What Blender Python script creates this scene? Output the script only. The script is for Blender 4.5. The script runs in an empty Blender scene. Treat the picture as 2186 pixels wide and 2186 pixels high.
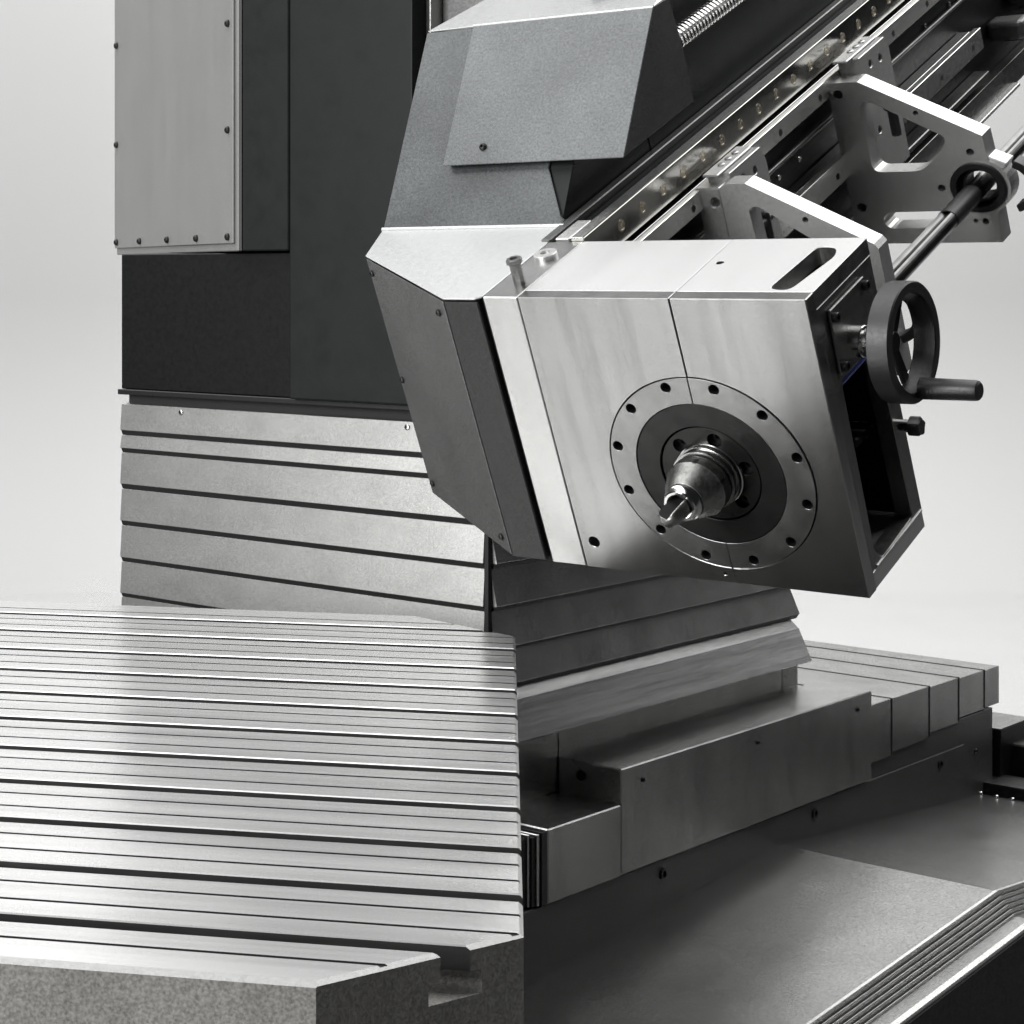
import bpy, bmesh, math
from math import sin, cos, pi, radians
from mathutils import Vector, Matrix
from mathutils.geometry import tessellate_polygon

# ------------------------------------------------------------------ camera
F, PX, PY, W = 4365.0, 72.1, 592.5, 2186.0        # calibrated lens (photo pixels)
AM, AT, AL = radians(46.45), radians(12.98), radians(24.91)
ZT, HC = 0.9, 0.6                                   # table top height, camera above it
CAM = Vector((0, 0, ZT + HC))
sc = bpy.context.scene
C = sc.collection
cam = bpy.data.cameras.new('camera')
cam.sensor_width = 36; cam.sensor_fit = 'HORIZONTAL'
cam.lens = 36 * F / W
cam.shift_x = (W / 2 - PX) / W
cam.shift_y = -(W / 2 - PY) / W
cam.clip_end = 200
co = bpy.data.objects.new('camera', cam); C.objects.link(co)
co.location = CAM; co.rotation_euler = (pi / 2, 0, AM)
sc.camera = co

RV = Vector((cos(AM), sin(AM), 0)); FV = Vector((-sin(AM), cos(AM), 0)); UV = Vector((0, 0, 1))
def cp(r, f, z): return RV * r + FV * f + UV * z     # camera-aligned position

# ------------------------------------------------------------------ world, lamps, exposure
w = bpy.data.worlds.new('World'); sc.world = w; w.use_nodes = True
bg = w.node_tree.nodes['Background']
bg.inputs[0].default_value = (0.9, 0.95, 1, 1); bg.inputs[1].default_value = 0.014
def area(name, pos, target, sx, sy, power, col=(1, 1, 1)):
    d = bpy.data.lights.new(name, 'AREA'); d.shape = 'RECTANGLE'; d.size = sx; d.size_y = sy
    d.energy = power; d.color = col
    o = bpy.data.objects.new(name, d); C.objects.link(o); o.location = pos
    o.rotation_euler = (Vector(target) - Vector(pos)).to_track_quat('-Z', 'Y').to_euler()
    o['kind'] = 'helper'
    return o
area('ceiling_softbox', cp(0.3, 6.0, 5.6), cp(0.3, 5.99, 0), 11.0, 9.0, 1050)
area('left_softbox', cp(-4.2, 0.6, 2.6), cp(0.6, 4.6, 1.0), 3.2, 3.2, 400)
area('right_softbox', cp(4.6, 5.6, 4.6), cp(1.0, 4.9, 0.7), 2.5, 2.5, 21)
area('backdrop_lamp', cp(6.0, 8.4, 6.2), cp(6.2, 11.2, 1.2), 12.5, 1.2, 360)
vs = sc.view_settings
vs.view_transform = 'Standard'; vs.look = 'None'; vs.gamma = 1; vs.exposure = 0; vs.use_curve_mapping = False
try:
    sc.cycles.use_denoising = True; sc.cycles.denoising_input_passes = 'RGB'
    sc.cycles.max_bounces = 8; sc.cycles.caustics_reflective = False; sc.cycles.caustics_refractive = False
except Exception: pass

# ------------------------------------------------------------------ photo pixel -> place in the scene
def ray(x, y): return RV * ((x - PX) / F) + FV + UV * ((PY - y) / F)
def hit(x, y, n, d):
    r = ray(x, y); n = Vector(n); return CAM + r * ((d - n.dot(CAM)) / n.dot(r))
def atx(x, y, v): return hit(x, y, (1, 0, 0), v)
def aty(x, y, v): return hit(x, y, (0, 1, 0), v)
def atz(x, y, v): return hit(x, y, (0, 0, 1), v)
# head frame: u = X, v = back/up along the feed, w = head up
HV = Vector((0, cos(AL), sin(AL))); HW = Vector((0, -sin(AL), cos(AL)))
HS = 4.7 / 5.3                                      # size of the head drawing units in metres
HO = CAM + ray(1719, 640) * (4.7 * HC)
def hp(x, y, ax, val):
    n = {'u': Vector((1, 0, 0)), 'v': HV, 'w': HW}[ax]
    p = (hit(x, y, n, n.dot(HO) + val * HS) - HO) / HS
    return Vector((p.x, p.dot(HV), p.dot(HW)))
HEAD = Matrix(((1, 0, 0, HO.x), (0, HV.y, HW.y, HO.y), (0, HV.z, HW.z, HO.z), (0, 0, 0, 1))) @ Matrix.Scale(HS, 4)
CS = 6.3 / 7                                        # column and bed drawing units in metres
COLUMN = Matrix.Translation((0, 0, CAM.z * (1 - CS))) @ Matrix.Scale(CS, 4)
ZB = CAM.z - CAM.z / CS + .001                      # floor level in column units
TX = RV * cos(AT) - FV * sin(AT); TY = FV * cos(AT) + RV * sin(AT)
TABLE = Matrix(((TX.x, TY.x, 0, 0), (TX.y, TY.y, 0, 0), (0, 0, 1, 0), (0, 0, 0, 1)))
I4 = Matrix.Identity(4)

# ------------------------------------------------------------------ materials
def mat(name, base, metal=0., rough=.4, n_scale=0, n_amt=0., r_amt=0., bump=0., b_scale=400, stretch=(1, 1, 1), spec=.5, aniso=0, blotch=0., coat=0., streak=None):
    m = bpy.data.materials.new(name); m.use_nodes = True
    nt = m.node_tree; N = nt.nodes; L = nt.links; p = N['Principled BSDF']
    b = base if len(base) == 3 else (base[0],) * 3
    p.inputs['Base Color'].default_value = (*b, 1); p.inputs['Metallic'].default_value = metal
    p.inputs['Roughness'].default_value = rough; p.inputs['Specular IOR Level'].default_value = spec
    if aniso: p.inputs['Anisotropic'].default_value = aniso
    if coat: p.inputs['Coat Weight'].default_value = coat; p.inputs['Coat Roughness'].default_value = .25
    tc = N.new('ShaderNodeTexCoord'); mp = N.new('ShaderNodeMapping'); mp.inputs['Scale'].default_value = stretch
    L.new(tc.outputs['Object'], mp.inputs[0])
    def noise(s, det=4, vec=mp):
        n = N.new('ShaderNodeTexNoise'); n.inputs['Scale'].default_value = s; n.inputs['Detail'].default_value = det
        L.new(vec.outputs[0], n.inputs[0]); return n
    def rng(src, lo, hi, a=.3, c=.7):
        r = N.new('ShaderNodeMapRange'); r.inputs[1].default_value = a; r.inputs[2].default_value = c
        r.inputs[3].default_value = lo; r.inputs[4].default_value = hi
        L.new(src, r.inputs[0]); return r.outputs[0]
    if n_scale and (n_amt or r_amt):
        n1 = noise(n_scale)
        fac = rng(n1.outputs['Fac'], 1 - n_amt, 1 + n_amt)
        if blotch:
            n2 = noise(7, 6); f2 = rng(n2.outputs['Fac'], 1 - blotch, 1 + blotch * .5)
            mu = N.new('ShaderNodeMath'); mu.operation = 'MULTIPLY'; L.new(fac, mu.inputs[0]); L.new(f2, mu.inputs[1]); fac = mu.outputs[0]
        if streak:   # faint stains and rub marks running one way
            m2 = N.new('ShaderNodeMapping'); m2.inputs['Scale'].default_value = streak[1]; L.new(tc.outputs['Object'], m2.inputs[0])
            n5 = noise(1, 5, m2); f5 = rng(n5.outputs['Fac'], 1 + streak[0] * .25, 1 - streak[0], .42, .72)
            mu = N.new('ShaderNodeMath'); mu.operation = 'MULTIPLY'; L.new(fac, mu.inputs[0]); L.new(f5, mu.inputs[1]); fac = mu.outputs[0]
        mx = N.new('ShaderNodeVectorMath'); mx.operation = 'SCALE'; mx.inputs[0].default_value = b
        L.new(fac, mx.inputs['Scale']); L.new(mx.outputs[0], p.inputs['Base Color'])
        if r_amt:
            n3 = noise(n_scale * .37, 5)
            L.new(rng(n3.outputs['Fac'], max(.02, rough - r_amt), rough + r_amt), p.inputs['Roughness'])
    if bump:
        n4 = noise(b_scale, 3); bp = N.new('ShaderNodeBump'); bp.inputs['Strength'].default_value = bump
        bp.inputs['Distance'].default_value = .00016
        L.new(n4.outputs['Fac'], bp.inputs['Height']); L.new(bp.outputs[0], p.inputs['Normal'])
    return m

M = dict(
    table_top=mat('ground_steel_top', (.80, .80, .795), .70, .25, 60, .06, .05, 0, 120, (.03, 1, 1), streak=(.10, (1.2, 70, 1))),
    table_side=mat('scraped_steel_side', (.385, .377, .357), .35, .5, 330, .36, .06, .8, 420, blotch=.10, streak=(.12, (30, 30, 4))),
    table_bevel=mat('bevel_steel', (.60, .60, .59), .5, .42, 500, .10, .05, 0, 300),  # table edge steel, lighter than the sides, finely speckled
    table_dark=mat('slot_shade_steel', (.055, .055, .054), .5, .45, 120, .25, .1, .2, 300, (.1, 1, 1)),  # table steel darkened so the slots look shaded inside
    steel=mat('milled_steel', (.39, .39, .383), 1, .29, 330, .13, 0, 0, 900, blotch=.06, streak=(.18, (40, 40, 3.2))),
    steel_pale=mat('pale_milled_steel', (.60, .60, .59), 1, .30, 60, .04, .03, 0, 900, (1, 1, .12), blotch=.04),
    steel_top=mat('bright_ground_top', (.62, .62, .616), .45, .38, 330, .07, 0, 0, 500, streak=(.07, (20, 3, 20))),
    steel_mid=mat('grey_ground_steel', (.60, .60, .59), .72, .40, 400, .12, .05, 0, 600, blotch=.12),
    steel_dark=mat('dark_ground_steel', (.22, .22, .215), .9, .36, 200, .2, .08, 0, 500, blotch=.2),
    steel_nut=mat('worn_turned_steel', (.27, .27, .262), 1, .38, 200, .25, .08, .3, 300, blotch=.2),
    ring_mid=mat('grey_flange_steel', (.31, .31, .305), 1, .36, 60, .10, .05, 0, 500, blotch=.08),
    ring_black=mat('oiled_black_steel', (.028, .028, .027), .7, .35, 60, .2, .05, 0, 500, blotch=.2),
    ring_dark=mat('blackened_ring_steel', (.036, .036, .035), .8, .40, 40, .2, .05, 0, 500, blotch=.2),
    chrome=mat('bright_turned_steel', (.62, .62, .61), 1, .16, 60, .05, .05, .0),
    sheet=mat('brushed_cover_sheet', (.42, .42, .41), 1, .44, 260, .15, 0, 0, 900, (1, 1, 1), blotch=.03, streak=(.10, (12, 12, 20))),
    sheet_dark=mat('grey_cover_sheet', (.43, .43, .422), 1, .31, 230, .30, 0, 0, 420, blotch=.14, streak=(.18, (14, 14, 3))),
    skirt=mat('dark_bed_paint', (.075, .075, .074), .3, .42, 200, .15, .06, 0, 420, blotch=.2),
    sheet_side=mat('oiled_cover_sheet', (.58, .58, .57), .8, .42, 230, .25, 0, 0, 500, blotch=.18, streak=(.2, (10, 10, 18))),
    flare=mat('scratched_bottom_sheet', (.88, .88, .87), .4, .34, 60, .22, .0, 0, 260, (3, .3, 9), blotch=.2, streak=(.3, (70, 1.6, 90))),
    paint_dark=mat('dark_textured_paint', (.0075, .0088, .0088), 0, .46, 60, .12, .05, .15, 900, spec=.24),
    paint_black=mat('black_paint', (.0055, .0055, .0058), 0, .46, 300, .2, .06, .15, 700, spec=.2),
    paint_light=mat('light_grey_paint', (.20, .20, .195), 0, .5, 420, .07, .06, .15, 900, blotch=.05, streak=(.06, (26, 26, 3))),
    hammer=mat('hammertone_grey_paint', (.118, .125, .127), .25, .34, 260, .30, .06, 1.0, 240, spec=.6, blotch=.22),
    hammer_dark=mat('dark_hammertone_paint', (.062, .068, .070), .2, .34, 260, .4, .06, 1.0, 240, spec=.7, blotch=.35),  # darker copy of the hood paint, for the cowl panel
    hammer_lit=mat('lit_hammertone_paint', (.58, .585, .585), .35, .36, 260, .04, .05, .2, 300, spec=.6),  # cowl paint lightened on upward faces for the ceiling light they catch
    cowl_side=mat('satin_grey_sheet', (.15, .15, .148), .6, .36, 260, .28, 0, .4, 420, blotch=.2),
    strip_paint=mat('dark_satin_paint', (.035, .035, .0345), .3, .4, 300, .25, .05, .3, 420),
    black=mat('black_oxide', (.012, .012, .012), .2, .42),
    hole=mat('recess_shade', (.006, .006, .006), 0, .7),  # near-black that paints shade into gaps, grooves and bores
    rubber=mat('black_plastic', (.014, .014, .014), 0, .42, 500, .2, .05, .5, 600),
    brass=mat('brass_plug', (.50, .45, .36), .9, .35, 300, .3, .1),
    blue=mat('blue_hose', (.05, .08, .42), 0, .4),
    wiper_shade=mat('wiper_shade_black', (.010, .010, .010), 0, .6, 400, .2, .05, .3, 500),  # rubber lips, and painted seam shadows on the telescopic covers
    shaft=mat('oiled_drill_steel', (.14, .14, .137), 1, .24, 60, .15, .05),
    rail=mat('rail_steel', (.78, .78, .765), 1, .33, 300, .10, .05),
    strip=mat('polished_guide_rail', (.36, .355, .335), 1, .17, 300, .1, .03),
    tray=mat('tray_sheet', (.38, .38, .373), 1, .29, 230, .34, 0, 0, 420, blotch=.06, streak=(.18, (7, 3, 5))),
    white=mat('white_wall_paint', (.425, .425, .421), 0, .8),
    white_left=mat('pale_grey_wall_paint', (.415, .415, .41), 0, .8),
    floor_dark=mat('dark_unseen_floor', (.09, .09, .09), 0, .5, 3, .1, .05),  # floor tone darkened out of view to cut bounce light
    floor=mat('white_floor_coating', (.425, .425, .421), 0, .45, 3, .02, .05),
)

# ------------------------------------------------------------------ mesh helpers
def bevel_all(bm, b, seg=1, ang=0.5):
    if b <= 0: return bm
    es = [e for e in bm.edges if len(e.link_faces) == 2 and e.calc_face_angle(0) > ang]
    bmesh.ops.bevel(bm, geom=es, offset=b, offset_type='OFFSET', segments=seg, profile=.5, affect='EDGES', clamp_overlap=True)
    return bm
def box(x0, x1, y0, y1, z0, z1, b=.0015, seg=1):
    bm = bmesh.new()
    x0, x1 = sorted((x0, x1)); y0, y1 = sorted((y0, y1)); z0, z1 = sorted((z0, z1))
    bmesh.ops.create_cube(bm, size=1)
    for v in bm.verts: v.co = Vector(((x0 + x1) / 2 + v.co.x * (x1 - x0), (y0 + y1) / 2 + v.co.y * (y1 - y0), (z0 + z1) / 2 + v.co.z * (z1 - z0)))
    return bevel_all(bm, b, seg)
AX = {'u': lambda p, t: Vector((t, p[0], p[1])), 'v': lambda p, t: Vector((p[0], t, p[1])), 'w': lambda p, t: Vector((p[0], p[1], t))}
def prism(poly, ax, a, b, holes=(), bev=0., seg=1):
    """polygon (in the two axes other than ax) with holes, extruded from a to b along ax"""
    loops = [list(poly)] + [list(h) for h in holes]
    bm = bmesh.new(); allp = [p for l in loops for p in l]
    va = [bm.verts.new(AX[ax](p, a)) for p in allp]; vb = [bm.verts.new(AX[ax](p, b)) for p in allp]
    if holes:
        for t in tessellate_polygon([[Vector((p[0], p[1], 0)) for p in l] for l in loops]):
            try: bm.faces.new([va[i] for i in t]); bm.faces.new([vb[i] for i in reversed(t)])
            except ValueError: pass
    else:
        bm.faces.new(va); bm.faces.new(vb[::-1])
    k = 0
    for l in loops:
        n = len(l)
        for i in range(n):
            j = (i + 1) % n
            bm.faces.new((va[k + i], va[k + j], vb[k + j], vb[k + i]))
        k += n
    bmesh.ops.recalc_face_normals(bm, faces=bm.faces[:])
    return bevel_all(bm, bev, seg)
def circ(cx, cy, r, n=32, a0=0, a1=2 * pi):
    full = abs(a1 - a0 - 2 * pi) < 1e-6
    return [(cx + r * cos(a0 + (a1 - a0) * i / (n if full else n - 1)), cy + r * sin(a0 + (a1 - a0) * i / (n if full else n - 1))) for i in range(n)]
def slot2(x0, x1, y, r, n=8):
    return [(x1 + r * cos(-pi / 2 + pi * i / n), y + r * sin(-pi / 2 + pi * i / n)) for i in range(n + 1)] + [(x0 + r * cos(pi / 2 + pi * i / n), y + r * sin(pi / 2 + pi * i / n)) for i in range(n + 1)]
def rounded(poly, r, n=4):
    out = []; m = len(poly)
    for i in range(m):
        a, b, c = Vector(poly[i - 1]), Vector(poly[i]), Vector(poly[(i + 1) % m])
        d1 = (a - b).normalized(); d2 = (c - b).normalized(); k = min(r, (a - b).length * .45, (c - b).length * .45)
        p, q = b + d1 * k, b + d2 * k
        for t in range(n + 1):
            s = t / n; out.append(tuple(p * (1 - s) ** 2 + b * 2 * s * (1 - s) + q * s * s))
    return out
def lathe(prof, ax, c1, c2, seg=48):
    """profile [(along, radius)] turned about an axis parallel to ax through (c1, c2)"""
    bm = bmesh.new(); rings = []
    for t, r in prof:
        if r < 1e-6: rings.append([bm.verts.new(AX[ax]((c1, c2), t))])
        else: rings.append([bm.verts.new(AX[ax]((c1 + r * cos(2 * pi * i / seg), c2 + r * sin(2 * pi * i / seg)), t)) for i in range(seg)])
    for A, B in zip(rings, rings[1:]):
        for i in range(seg):
            j = (i + 1) % seg
            if len(A) == 1 and len(B) == 1: continue
            if len(A) == 1: bm.faces.new((A[0], B[i], B[j]))
            elif len(B) == 1: bm.faces.new((A[i], B[0], A[j]))
            else: bm.faces.new((A[i], B[i], B[j], A[j]))
    bmesh.ops.recalc_face_normals(bm, faces=bm.faces[:])
    for f in bm.faces: f.smooth = True
    for e in bm.edges:
        if len(e.link_faces) == 2 and e.calc_face_angle(0) > .5: e.smooth = False
    return bm
def quadmesh(verts, faces, bev=0):
    bm = bmesh.new(); vs_ = [bm.verts.new(v) for v in verts]
    for f in faces: bm.faces.new([vs_[i] for i in f])
    bmesh.ops.recalc_face_normals(bm, faces=bm.faces[:])
    return bevel_all(bm, bev)
def hexa(p, bev=.001):   # 8 corners: bottom 4 ccw, top 4 ccw
    return quadmesh(p, [(0, 1, 2, 3), (4, 5, 6, 7), (0, 1, 5, 4), (1, 2, 6, 5), (2, 3, 7, 6), (3, 0, 4, 7)], bev)

def mesh_of(name, bm, m, X=I4):
    bm.transform(X)
    me = bpy.data.meshes.new(name); bm.to_mesh(me); bm.free()
    for k in (m if isinstance(m, (list, tuple)) else [m]): me.materials.append(M[k])
    return me
class Thing:
    def __init__(s, name, label, cat, org, frame=I4, rot=None, group=None):
        s.o = bpy.data.objects.new(name, None); C.objects.link(s.o); s.o.empty_display_size = .05
        base = Matrix.Translation(frame @ Vector(org)) @ (frame.to_3x3().normalized().to_4x4() if rot is None else rot)
        s.o.matrix_world = base; s.X = base.inverted() @ frame
        s.o['label'] = label; s.o['category'] = cat
        if group: s.o['group'] = group
    def part(s, name, bm, m, parent=None, label=None):
        ob = bpy.data.objects.new(name, mesh_of(name, bm, m, s.X)); C.objects.link(ob); ob.parent = parent or s.o
        if label: ob['label'] = label
        return ob
    def many(s, name, bm, m, places, parent=None):
        """the same small piece repeated at places (frame coordinates); shares one mesh"""
        me = mesh_of(name, bm, m, s.X.to_3x3().to_4x4()); out = []
        for p in places:
            ob = bpy.data.objects.new(name, me); C.objects.link(ob); ob.parent = parent or s.o
            ob.location = s.X @ Vector(p); out.append(ob)
        return out
def structure(name, bm, m):
    ob = bpy.data.objects.new(name, mesh_of(name, bm, m)); C.objects.link(ob); ob['kind'] = 'structure'; return ob
def screw(ax, r=.006, h=.006, d=1, seg=16, socket=True):
    """button head with a hexagon socket, axis along ax, head towards d"""
    pr = [(0, r), (h * .5 * d, r), (h * .85 * d, r * .8), (h * d, r * .55)]
    pr += [(h * d, r * .42), (h * .35 * d, r * .42), (h * .35 * d, 0)] if socket else [(h * d * 1.05, 0)]
    return lathe(pr, ax, 0, 0, seg)

# ------------------------------------------------------------------ setting
def cbox(r0, r1, f0, f1, z0, z1):
    return hexa([cp(r0, f0, z0), cp(r1, f0, z0), cp(r1, f1, z0), cp(r0, f1, z0), cp(r0, f0, z1), cp(r1, f0, z1), cp(r1, f1, z1), cp(r0, f1, z1)], 0)
structure('floor', cbox(-4.5, 13.0, 6.3, 11.1, -.1, 0), 'floor')
structure('floor', cbox(-4.5, 13.0, -3.0, 6.298, -.1, -.004), 'floor_dark')  # unseen front floor, kept dark so it bounces little light
def cyclorama():
    bm = bmesh.new(); path = []
    for r in (13, 9, 6, 4, 2.5, 1.2, .3): path.append(((r, 11.1), (0, -1)))
    for i in range(13):
        t_ = pi / 2 * i / 12; path.append(((.15 - 1.8 * sin(t_), 9.3 + 1.8 * cos(t_)), (sin(t_), -cos(t_))))
    path.append(((-1.65, 6.4), (1, 0)))
    rows = []
    for (r, f), (nr, nf) in path:
        row = [bm.verts.new(cp(r, f, 5.2)), bm.verts.new(cp(r, f, 3.0))]
        for k in range(9):
            q = pi / 2 * k / 8; d = 1.4 * (1 - cos(q)); row.append(bm.verts.new(cp(r + nr * d, f + nf * d, 1.4 - 1.4 * sin(q) - .004)))
        rows.append(row)
    for A_, B_ in zip(rows, rows[1:]):
        for k in range(len(A_) - 1): bm.faces.new((A_[k], A_[k + 1], B_[k + 1], B_[k])).smooth = True
    bmesh.ops.recalc_face_normals(bm, faces=bm.faces[:])
    return bm
structure('wall', cyclorama(), 'white')

# ------------------------------------------------------------------ rotary table
def build_table():
    t = Thing('rotary_table', 'bright ground steel table with parallel T-slots and cut-off corners', 'machine table', (-1.0, 2.7, 0), TABLE)
    x0, x1, y0, y1, cham = -2.05, .0166, 1.7505, 3.689, .1735
    zt, zb, g = ZT, ZT - .36, .0014
    pts = [(y0, zb), (y0, zt - .005), (y0 + .005, zt)]
    def groove(yc, wd, dep):
        h = wd / 2; return [(yc - h, zt), (yc - h, zt - dep), (yc + h, zt - dep), (yc + h, zt)]
    def tslot(yc):
        h, k, d1, d2 = .0128, .0228, .023, .045
        return [(yc - h - g, zt), (yc - h, zt - g), (yc - h, zt - d1), (yc - k, zt - d1), (yc - k, zt - d2), (yc + k, zt - d2), (yc + k, zt - d1), (yc + h, zt - d1), (yc + h, zt - g), (yc + h + g, zt)]
    p = .16905; s0 = 1.8642
    pts += groove(s0 - p / 3, .0062, .0016)
    for k in range(11):
        pts += tslot(s0 + k * p)
        pts += groove(s0 + k * p + p / 3, .0062, .0016)
        if k < 10: pts += groove(s0 + k * p + 2 * p / 3, .0062, .0016)
    pts += [(y1 - .005, zt), (y1, zt - .005), (y1, zb)]
    bm = prism(pts, 'u', x0, x1)
    cuts = []
    r2 = 1 / math.sqrt(2)
    for sx, sy, px_, py_ in ((1, -1, x1, y0 + cham), (1, 1, x1, y1 - cham)):
        cuts.append((Vector((px_, py_, 0)), Vector((sx * r2, sy * r2, 0))))
    for sy, py_ in ((-1, y0 + .4), (1, y1 - .4)):
        cuts.append((Vector((x0 + .4 - cham * 1.32, py_, 0)), Vector((-r2, sy * r2, 0))))
    for sx, sy, px_, py_ in ((1, -1, x1, y0 + cham), (1, 1, x1, y1 - cham)):
        n = Vector((sx * r2, sy * r2, 0)); cuts.append((Vector((px_, py_, zt)) - n * .0040, (n + UV).normalized()))
    cuts.append((Vector((x1 - .004, 0, zt)), (Vector((1, 0, 0)) + UV).normalized()))
    for pco, n in cuts:
        r = bmesh.ops.bisect_plane(bm, geom=bm.verts[:] + bm.edges[:] + bm.faces[:], dist=1e-6, plane_co=pco, plane_no=n, clear_outer=True)
        es = [e for e in r['geom_cut'] if isinstance(e, bmesh.types.BMEdge)]
        bmesh.ops.edgenet_fill(bm, edges=[e for e in bm.edges if e.is_boundary])
    bmesh.ops.recalc_face_normals(bm, faces=bm.faces[:])
    for f in bm.faces:
        c = f.calc_center_median()
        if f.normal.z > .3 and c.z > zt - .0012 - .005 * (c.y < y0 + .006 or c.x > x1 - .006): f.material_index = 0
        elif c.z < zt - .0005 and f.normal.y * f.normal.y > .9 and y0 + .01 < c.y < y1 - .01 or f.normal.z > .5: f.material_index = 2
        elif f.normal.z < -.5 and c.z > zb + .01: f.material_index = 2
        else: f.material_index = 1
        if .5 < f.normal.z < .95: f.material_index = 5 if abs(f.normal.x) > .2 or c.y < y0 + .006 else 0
        if f.material_index == 2 and c.z < zt - .024: f.material_index = 4  # pocket faces take lighter steel for the light reaching in
        if f.material_index == 2 and zt - .011 < c.z < zt - .0003 and min(abs((c.y - s0) / p - k) for k in range(12)) > .15: f.material_index = 3  # thin grooves coloured near-black to stand for their shade
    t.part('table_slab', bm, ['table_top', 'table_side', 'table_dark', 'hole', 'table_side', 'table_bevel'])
    t.part('pedestal', lathe([(0, .62), (.06, .62), (.1, .55), (.54, .55)], 'w', -1.0, 2.714, 48), 'paint_dark')
build_table()

# ------------------------------------------------------------------ machine column with stepped cover plates
PC = CAM + ray(1041, 1340) * (7 * HC); yF, xR = PC.y, PC.x
xL = aty(262, 1000, yF).x
def build_column():
    t = Thing('machine_column', 'tall dark machine column with pale cabinet panel over stepped grey cover plates', 'machine column', (xR - .5, yF + .6, ZB), COLUMN)
    zA = lambda y: aty(264, y, yF).z
    lips = [(1.1303, 1.1186), (1.0872, 1.0761), (1.0005, .9879), (.9116, .8999), (.8230, .8120), (.7365, .7267), (.6583, .6453)]
    t.part('core', box(xL + .02, xR - .03, yF + .03, yF + 1.3, ZB, 1.19, 0), 'paint_black')
    xr = xR - .0065
    top = 1.1940
    for i, (a, b) in enumerate(lips):
        # outer sheet leans out to its lip, lip folds back under
        dl = .0065; a += .001
        poly = [(yF + .012, top + .004), (yF - .0005, top), (yF - dl, a), (yF - dl + .003, a - .0012), (yF + .028, a - .0012), (yF + .028, top + .004)]
        pl_ = t.part('front_cover_plate', prism(poly, 'u', xL - .003, xr, bev=.0006), 'sheet')
        t.part('wiper_shade_lip', prism([(yF - dl + .002, a - .0014), (yF + .001, b), (yF + .028, b), (yF + .028, a - .0014)], 'u', xL - .001, xr - .001, bev=.0003), 'wiper_shade', pl_)
        top = b + .0005
    t.part('front_cover_plate', prism([(yF - .0005, top), (yF - .007, .30), (yF + .028, .30), (yF + .028, top)], 'u', xL - .003, xr, bev=.0006), 'sheet')
    t.part('corner_shade', box(xR - .0062, xR + .0035, yF - .003, yF + .0095, .25, 1.19, 0), 'hole')  # black strip standing in for the dark gap between the corner plates
    # right-hand face
    y0 = yF + .0101
    top = 1.1940; far = 4.73
    for i, (a, b) in enumerate(lips):
        far2 = far + .034 * min(1, (top - a) / .08)
        dx = .013
        P = [(xR - .03, y0, b), (xR + .0, y0, b), (xR, far2 + .004, b), (xR - .03, far2 + .004, b)]
        vs_ = [(xR - .03, y0, top), (xR, y0, top), (xR + dx, y0 + .004, a), (xR + dx - .003, y0 + .004, a - .0012), (xR - .03, y0 + .004, a - .0012),
               (xR - .03, far, top), (xR, far, top), (xR + dx, far2, a), (xR + dx - .003, far2, a - .0012), (xR - .03, far2, a - .0012)]
        fs = [(0, 1, 2, 3, 4), (5, 6, 7, 8, 9), (0, 1, 6, 5), (1, 2, 7, 6), (2, 3, 8, 7), (3, 4, 9, 8), (4, 0, 5, 9)]
        pl_ = t.part('side_cover_plate', quadmesh(vs_, fs, .0006), 'sheet_side')
        t.part('wiper_shade_lip', hexa([(xR - .03, y0 + .005, b), (xR + .002, y0 + .005, b), (xR + .002, far2 + .003, b), (xR - .03, far2 + .003, b), (xR - .03, y0 + .005, a - .0014), (xR + dx - .002, y0 + .005, a - .0014), (xR + dx - .002, far2 - .001, a - .0014), (xR - .03, far2 - .001, a - .0014)], .0003), 'wiper_shade', pl_)
        top = b + .0005; far = far2 + .004
        if i == 4: far = 4.852
    a, b, d = .6453, .6236, .5423
    x1, x2 = xR + .016, xR + .036
    vs_ = [(xR, y0, a), (x1, y0 + .006, b), (x2, y0 + .02, d), (x2 - .004, y0 + .02, d - .004), (xR - .03, y0 + .02, d),  (xR - .03, y0, a),
           (xR, 4.894, a), (x1, 4.906, b), (x2, 4.935, d), (x2 - .004, 4.935, d - .004), (xR - .03, 4.935, d), (xR - .03, 4.894, a)]
    t.part('bottom_cover_plate', quadmesh(vs_, [(0, 1, 2, 3, 4, 5), (6, 7, 8, 9, 10, 11), (0, 1, 7, 6), (1, 2, 8, 7), (2, 3, 9, 8), (3, 4, 10, 9), (4, 5, 11, 10), (5, 0, 6, 11)], .0006), 'flare',
           label='scratched bright bottom cover plate flaring outwards')
    for q in ((388, 880.5), (871, 912)):
        p = aty(*q, yF); t.many('rivet', screw('v', .0065, .003, -1, 14, False), 'chrome', [(p.x, yF - .0025, p.z)])
    # dark housing above
    zl = 1.2315
    xU = aty(893, 700, yF).x
    t.part('lower_housing', box(xL - .001, xU + .2, yF - .004, yF + 1.25, zl, aty(518, 536, yF - .03).z - .004, .002), 'paint_black')
    t.part('housing_foot', box(xL - .007, xR - .02, yF - .012, yF + 1.25, zl - .014, zl - .001, .002), 'black')
    t.part('shadow_gap', box(xL + .01, xR - .02, yF + .012, yF + 1.2, 1.192, zl - .012, 0), 'hole')  # black strip painting the shadow gap under the housing foot
    yP = yF - .03
    pa, pb = aty(617, 852, yP), aty(880, 300, yP)
    t.part('front_panel', box(pa.x, pb.x, yP, yF + .9, pa.z, 3.2, .004, 2), 'paint_dark')
    ca = aty(518.5, 400, yP - .004); cb = aty(616, 400, yP - .004)
    zc = aty(518, 536, yP).z
    # angled cabinet on the left
    dA = (ca - CAM).dot(FV); A = ca.copy(); B = CAM + ray(258.5, 400) * (dA * 1.172)
    A.z = B.z = 0; d = (A - B).normalized(); n = Vector((d.y, -d.x, 0))
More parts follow.
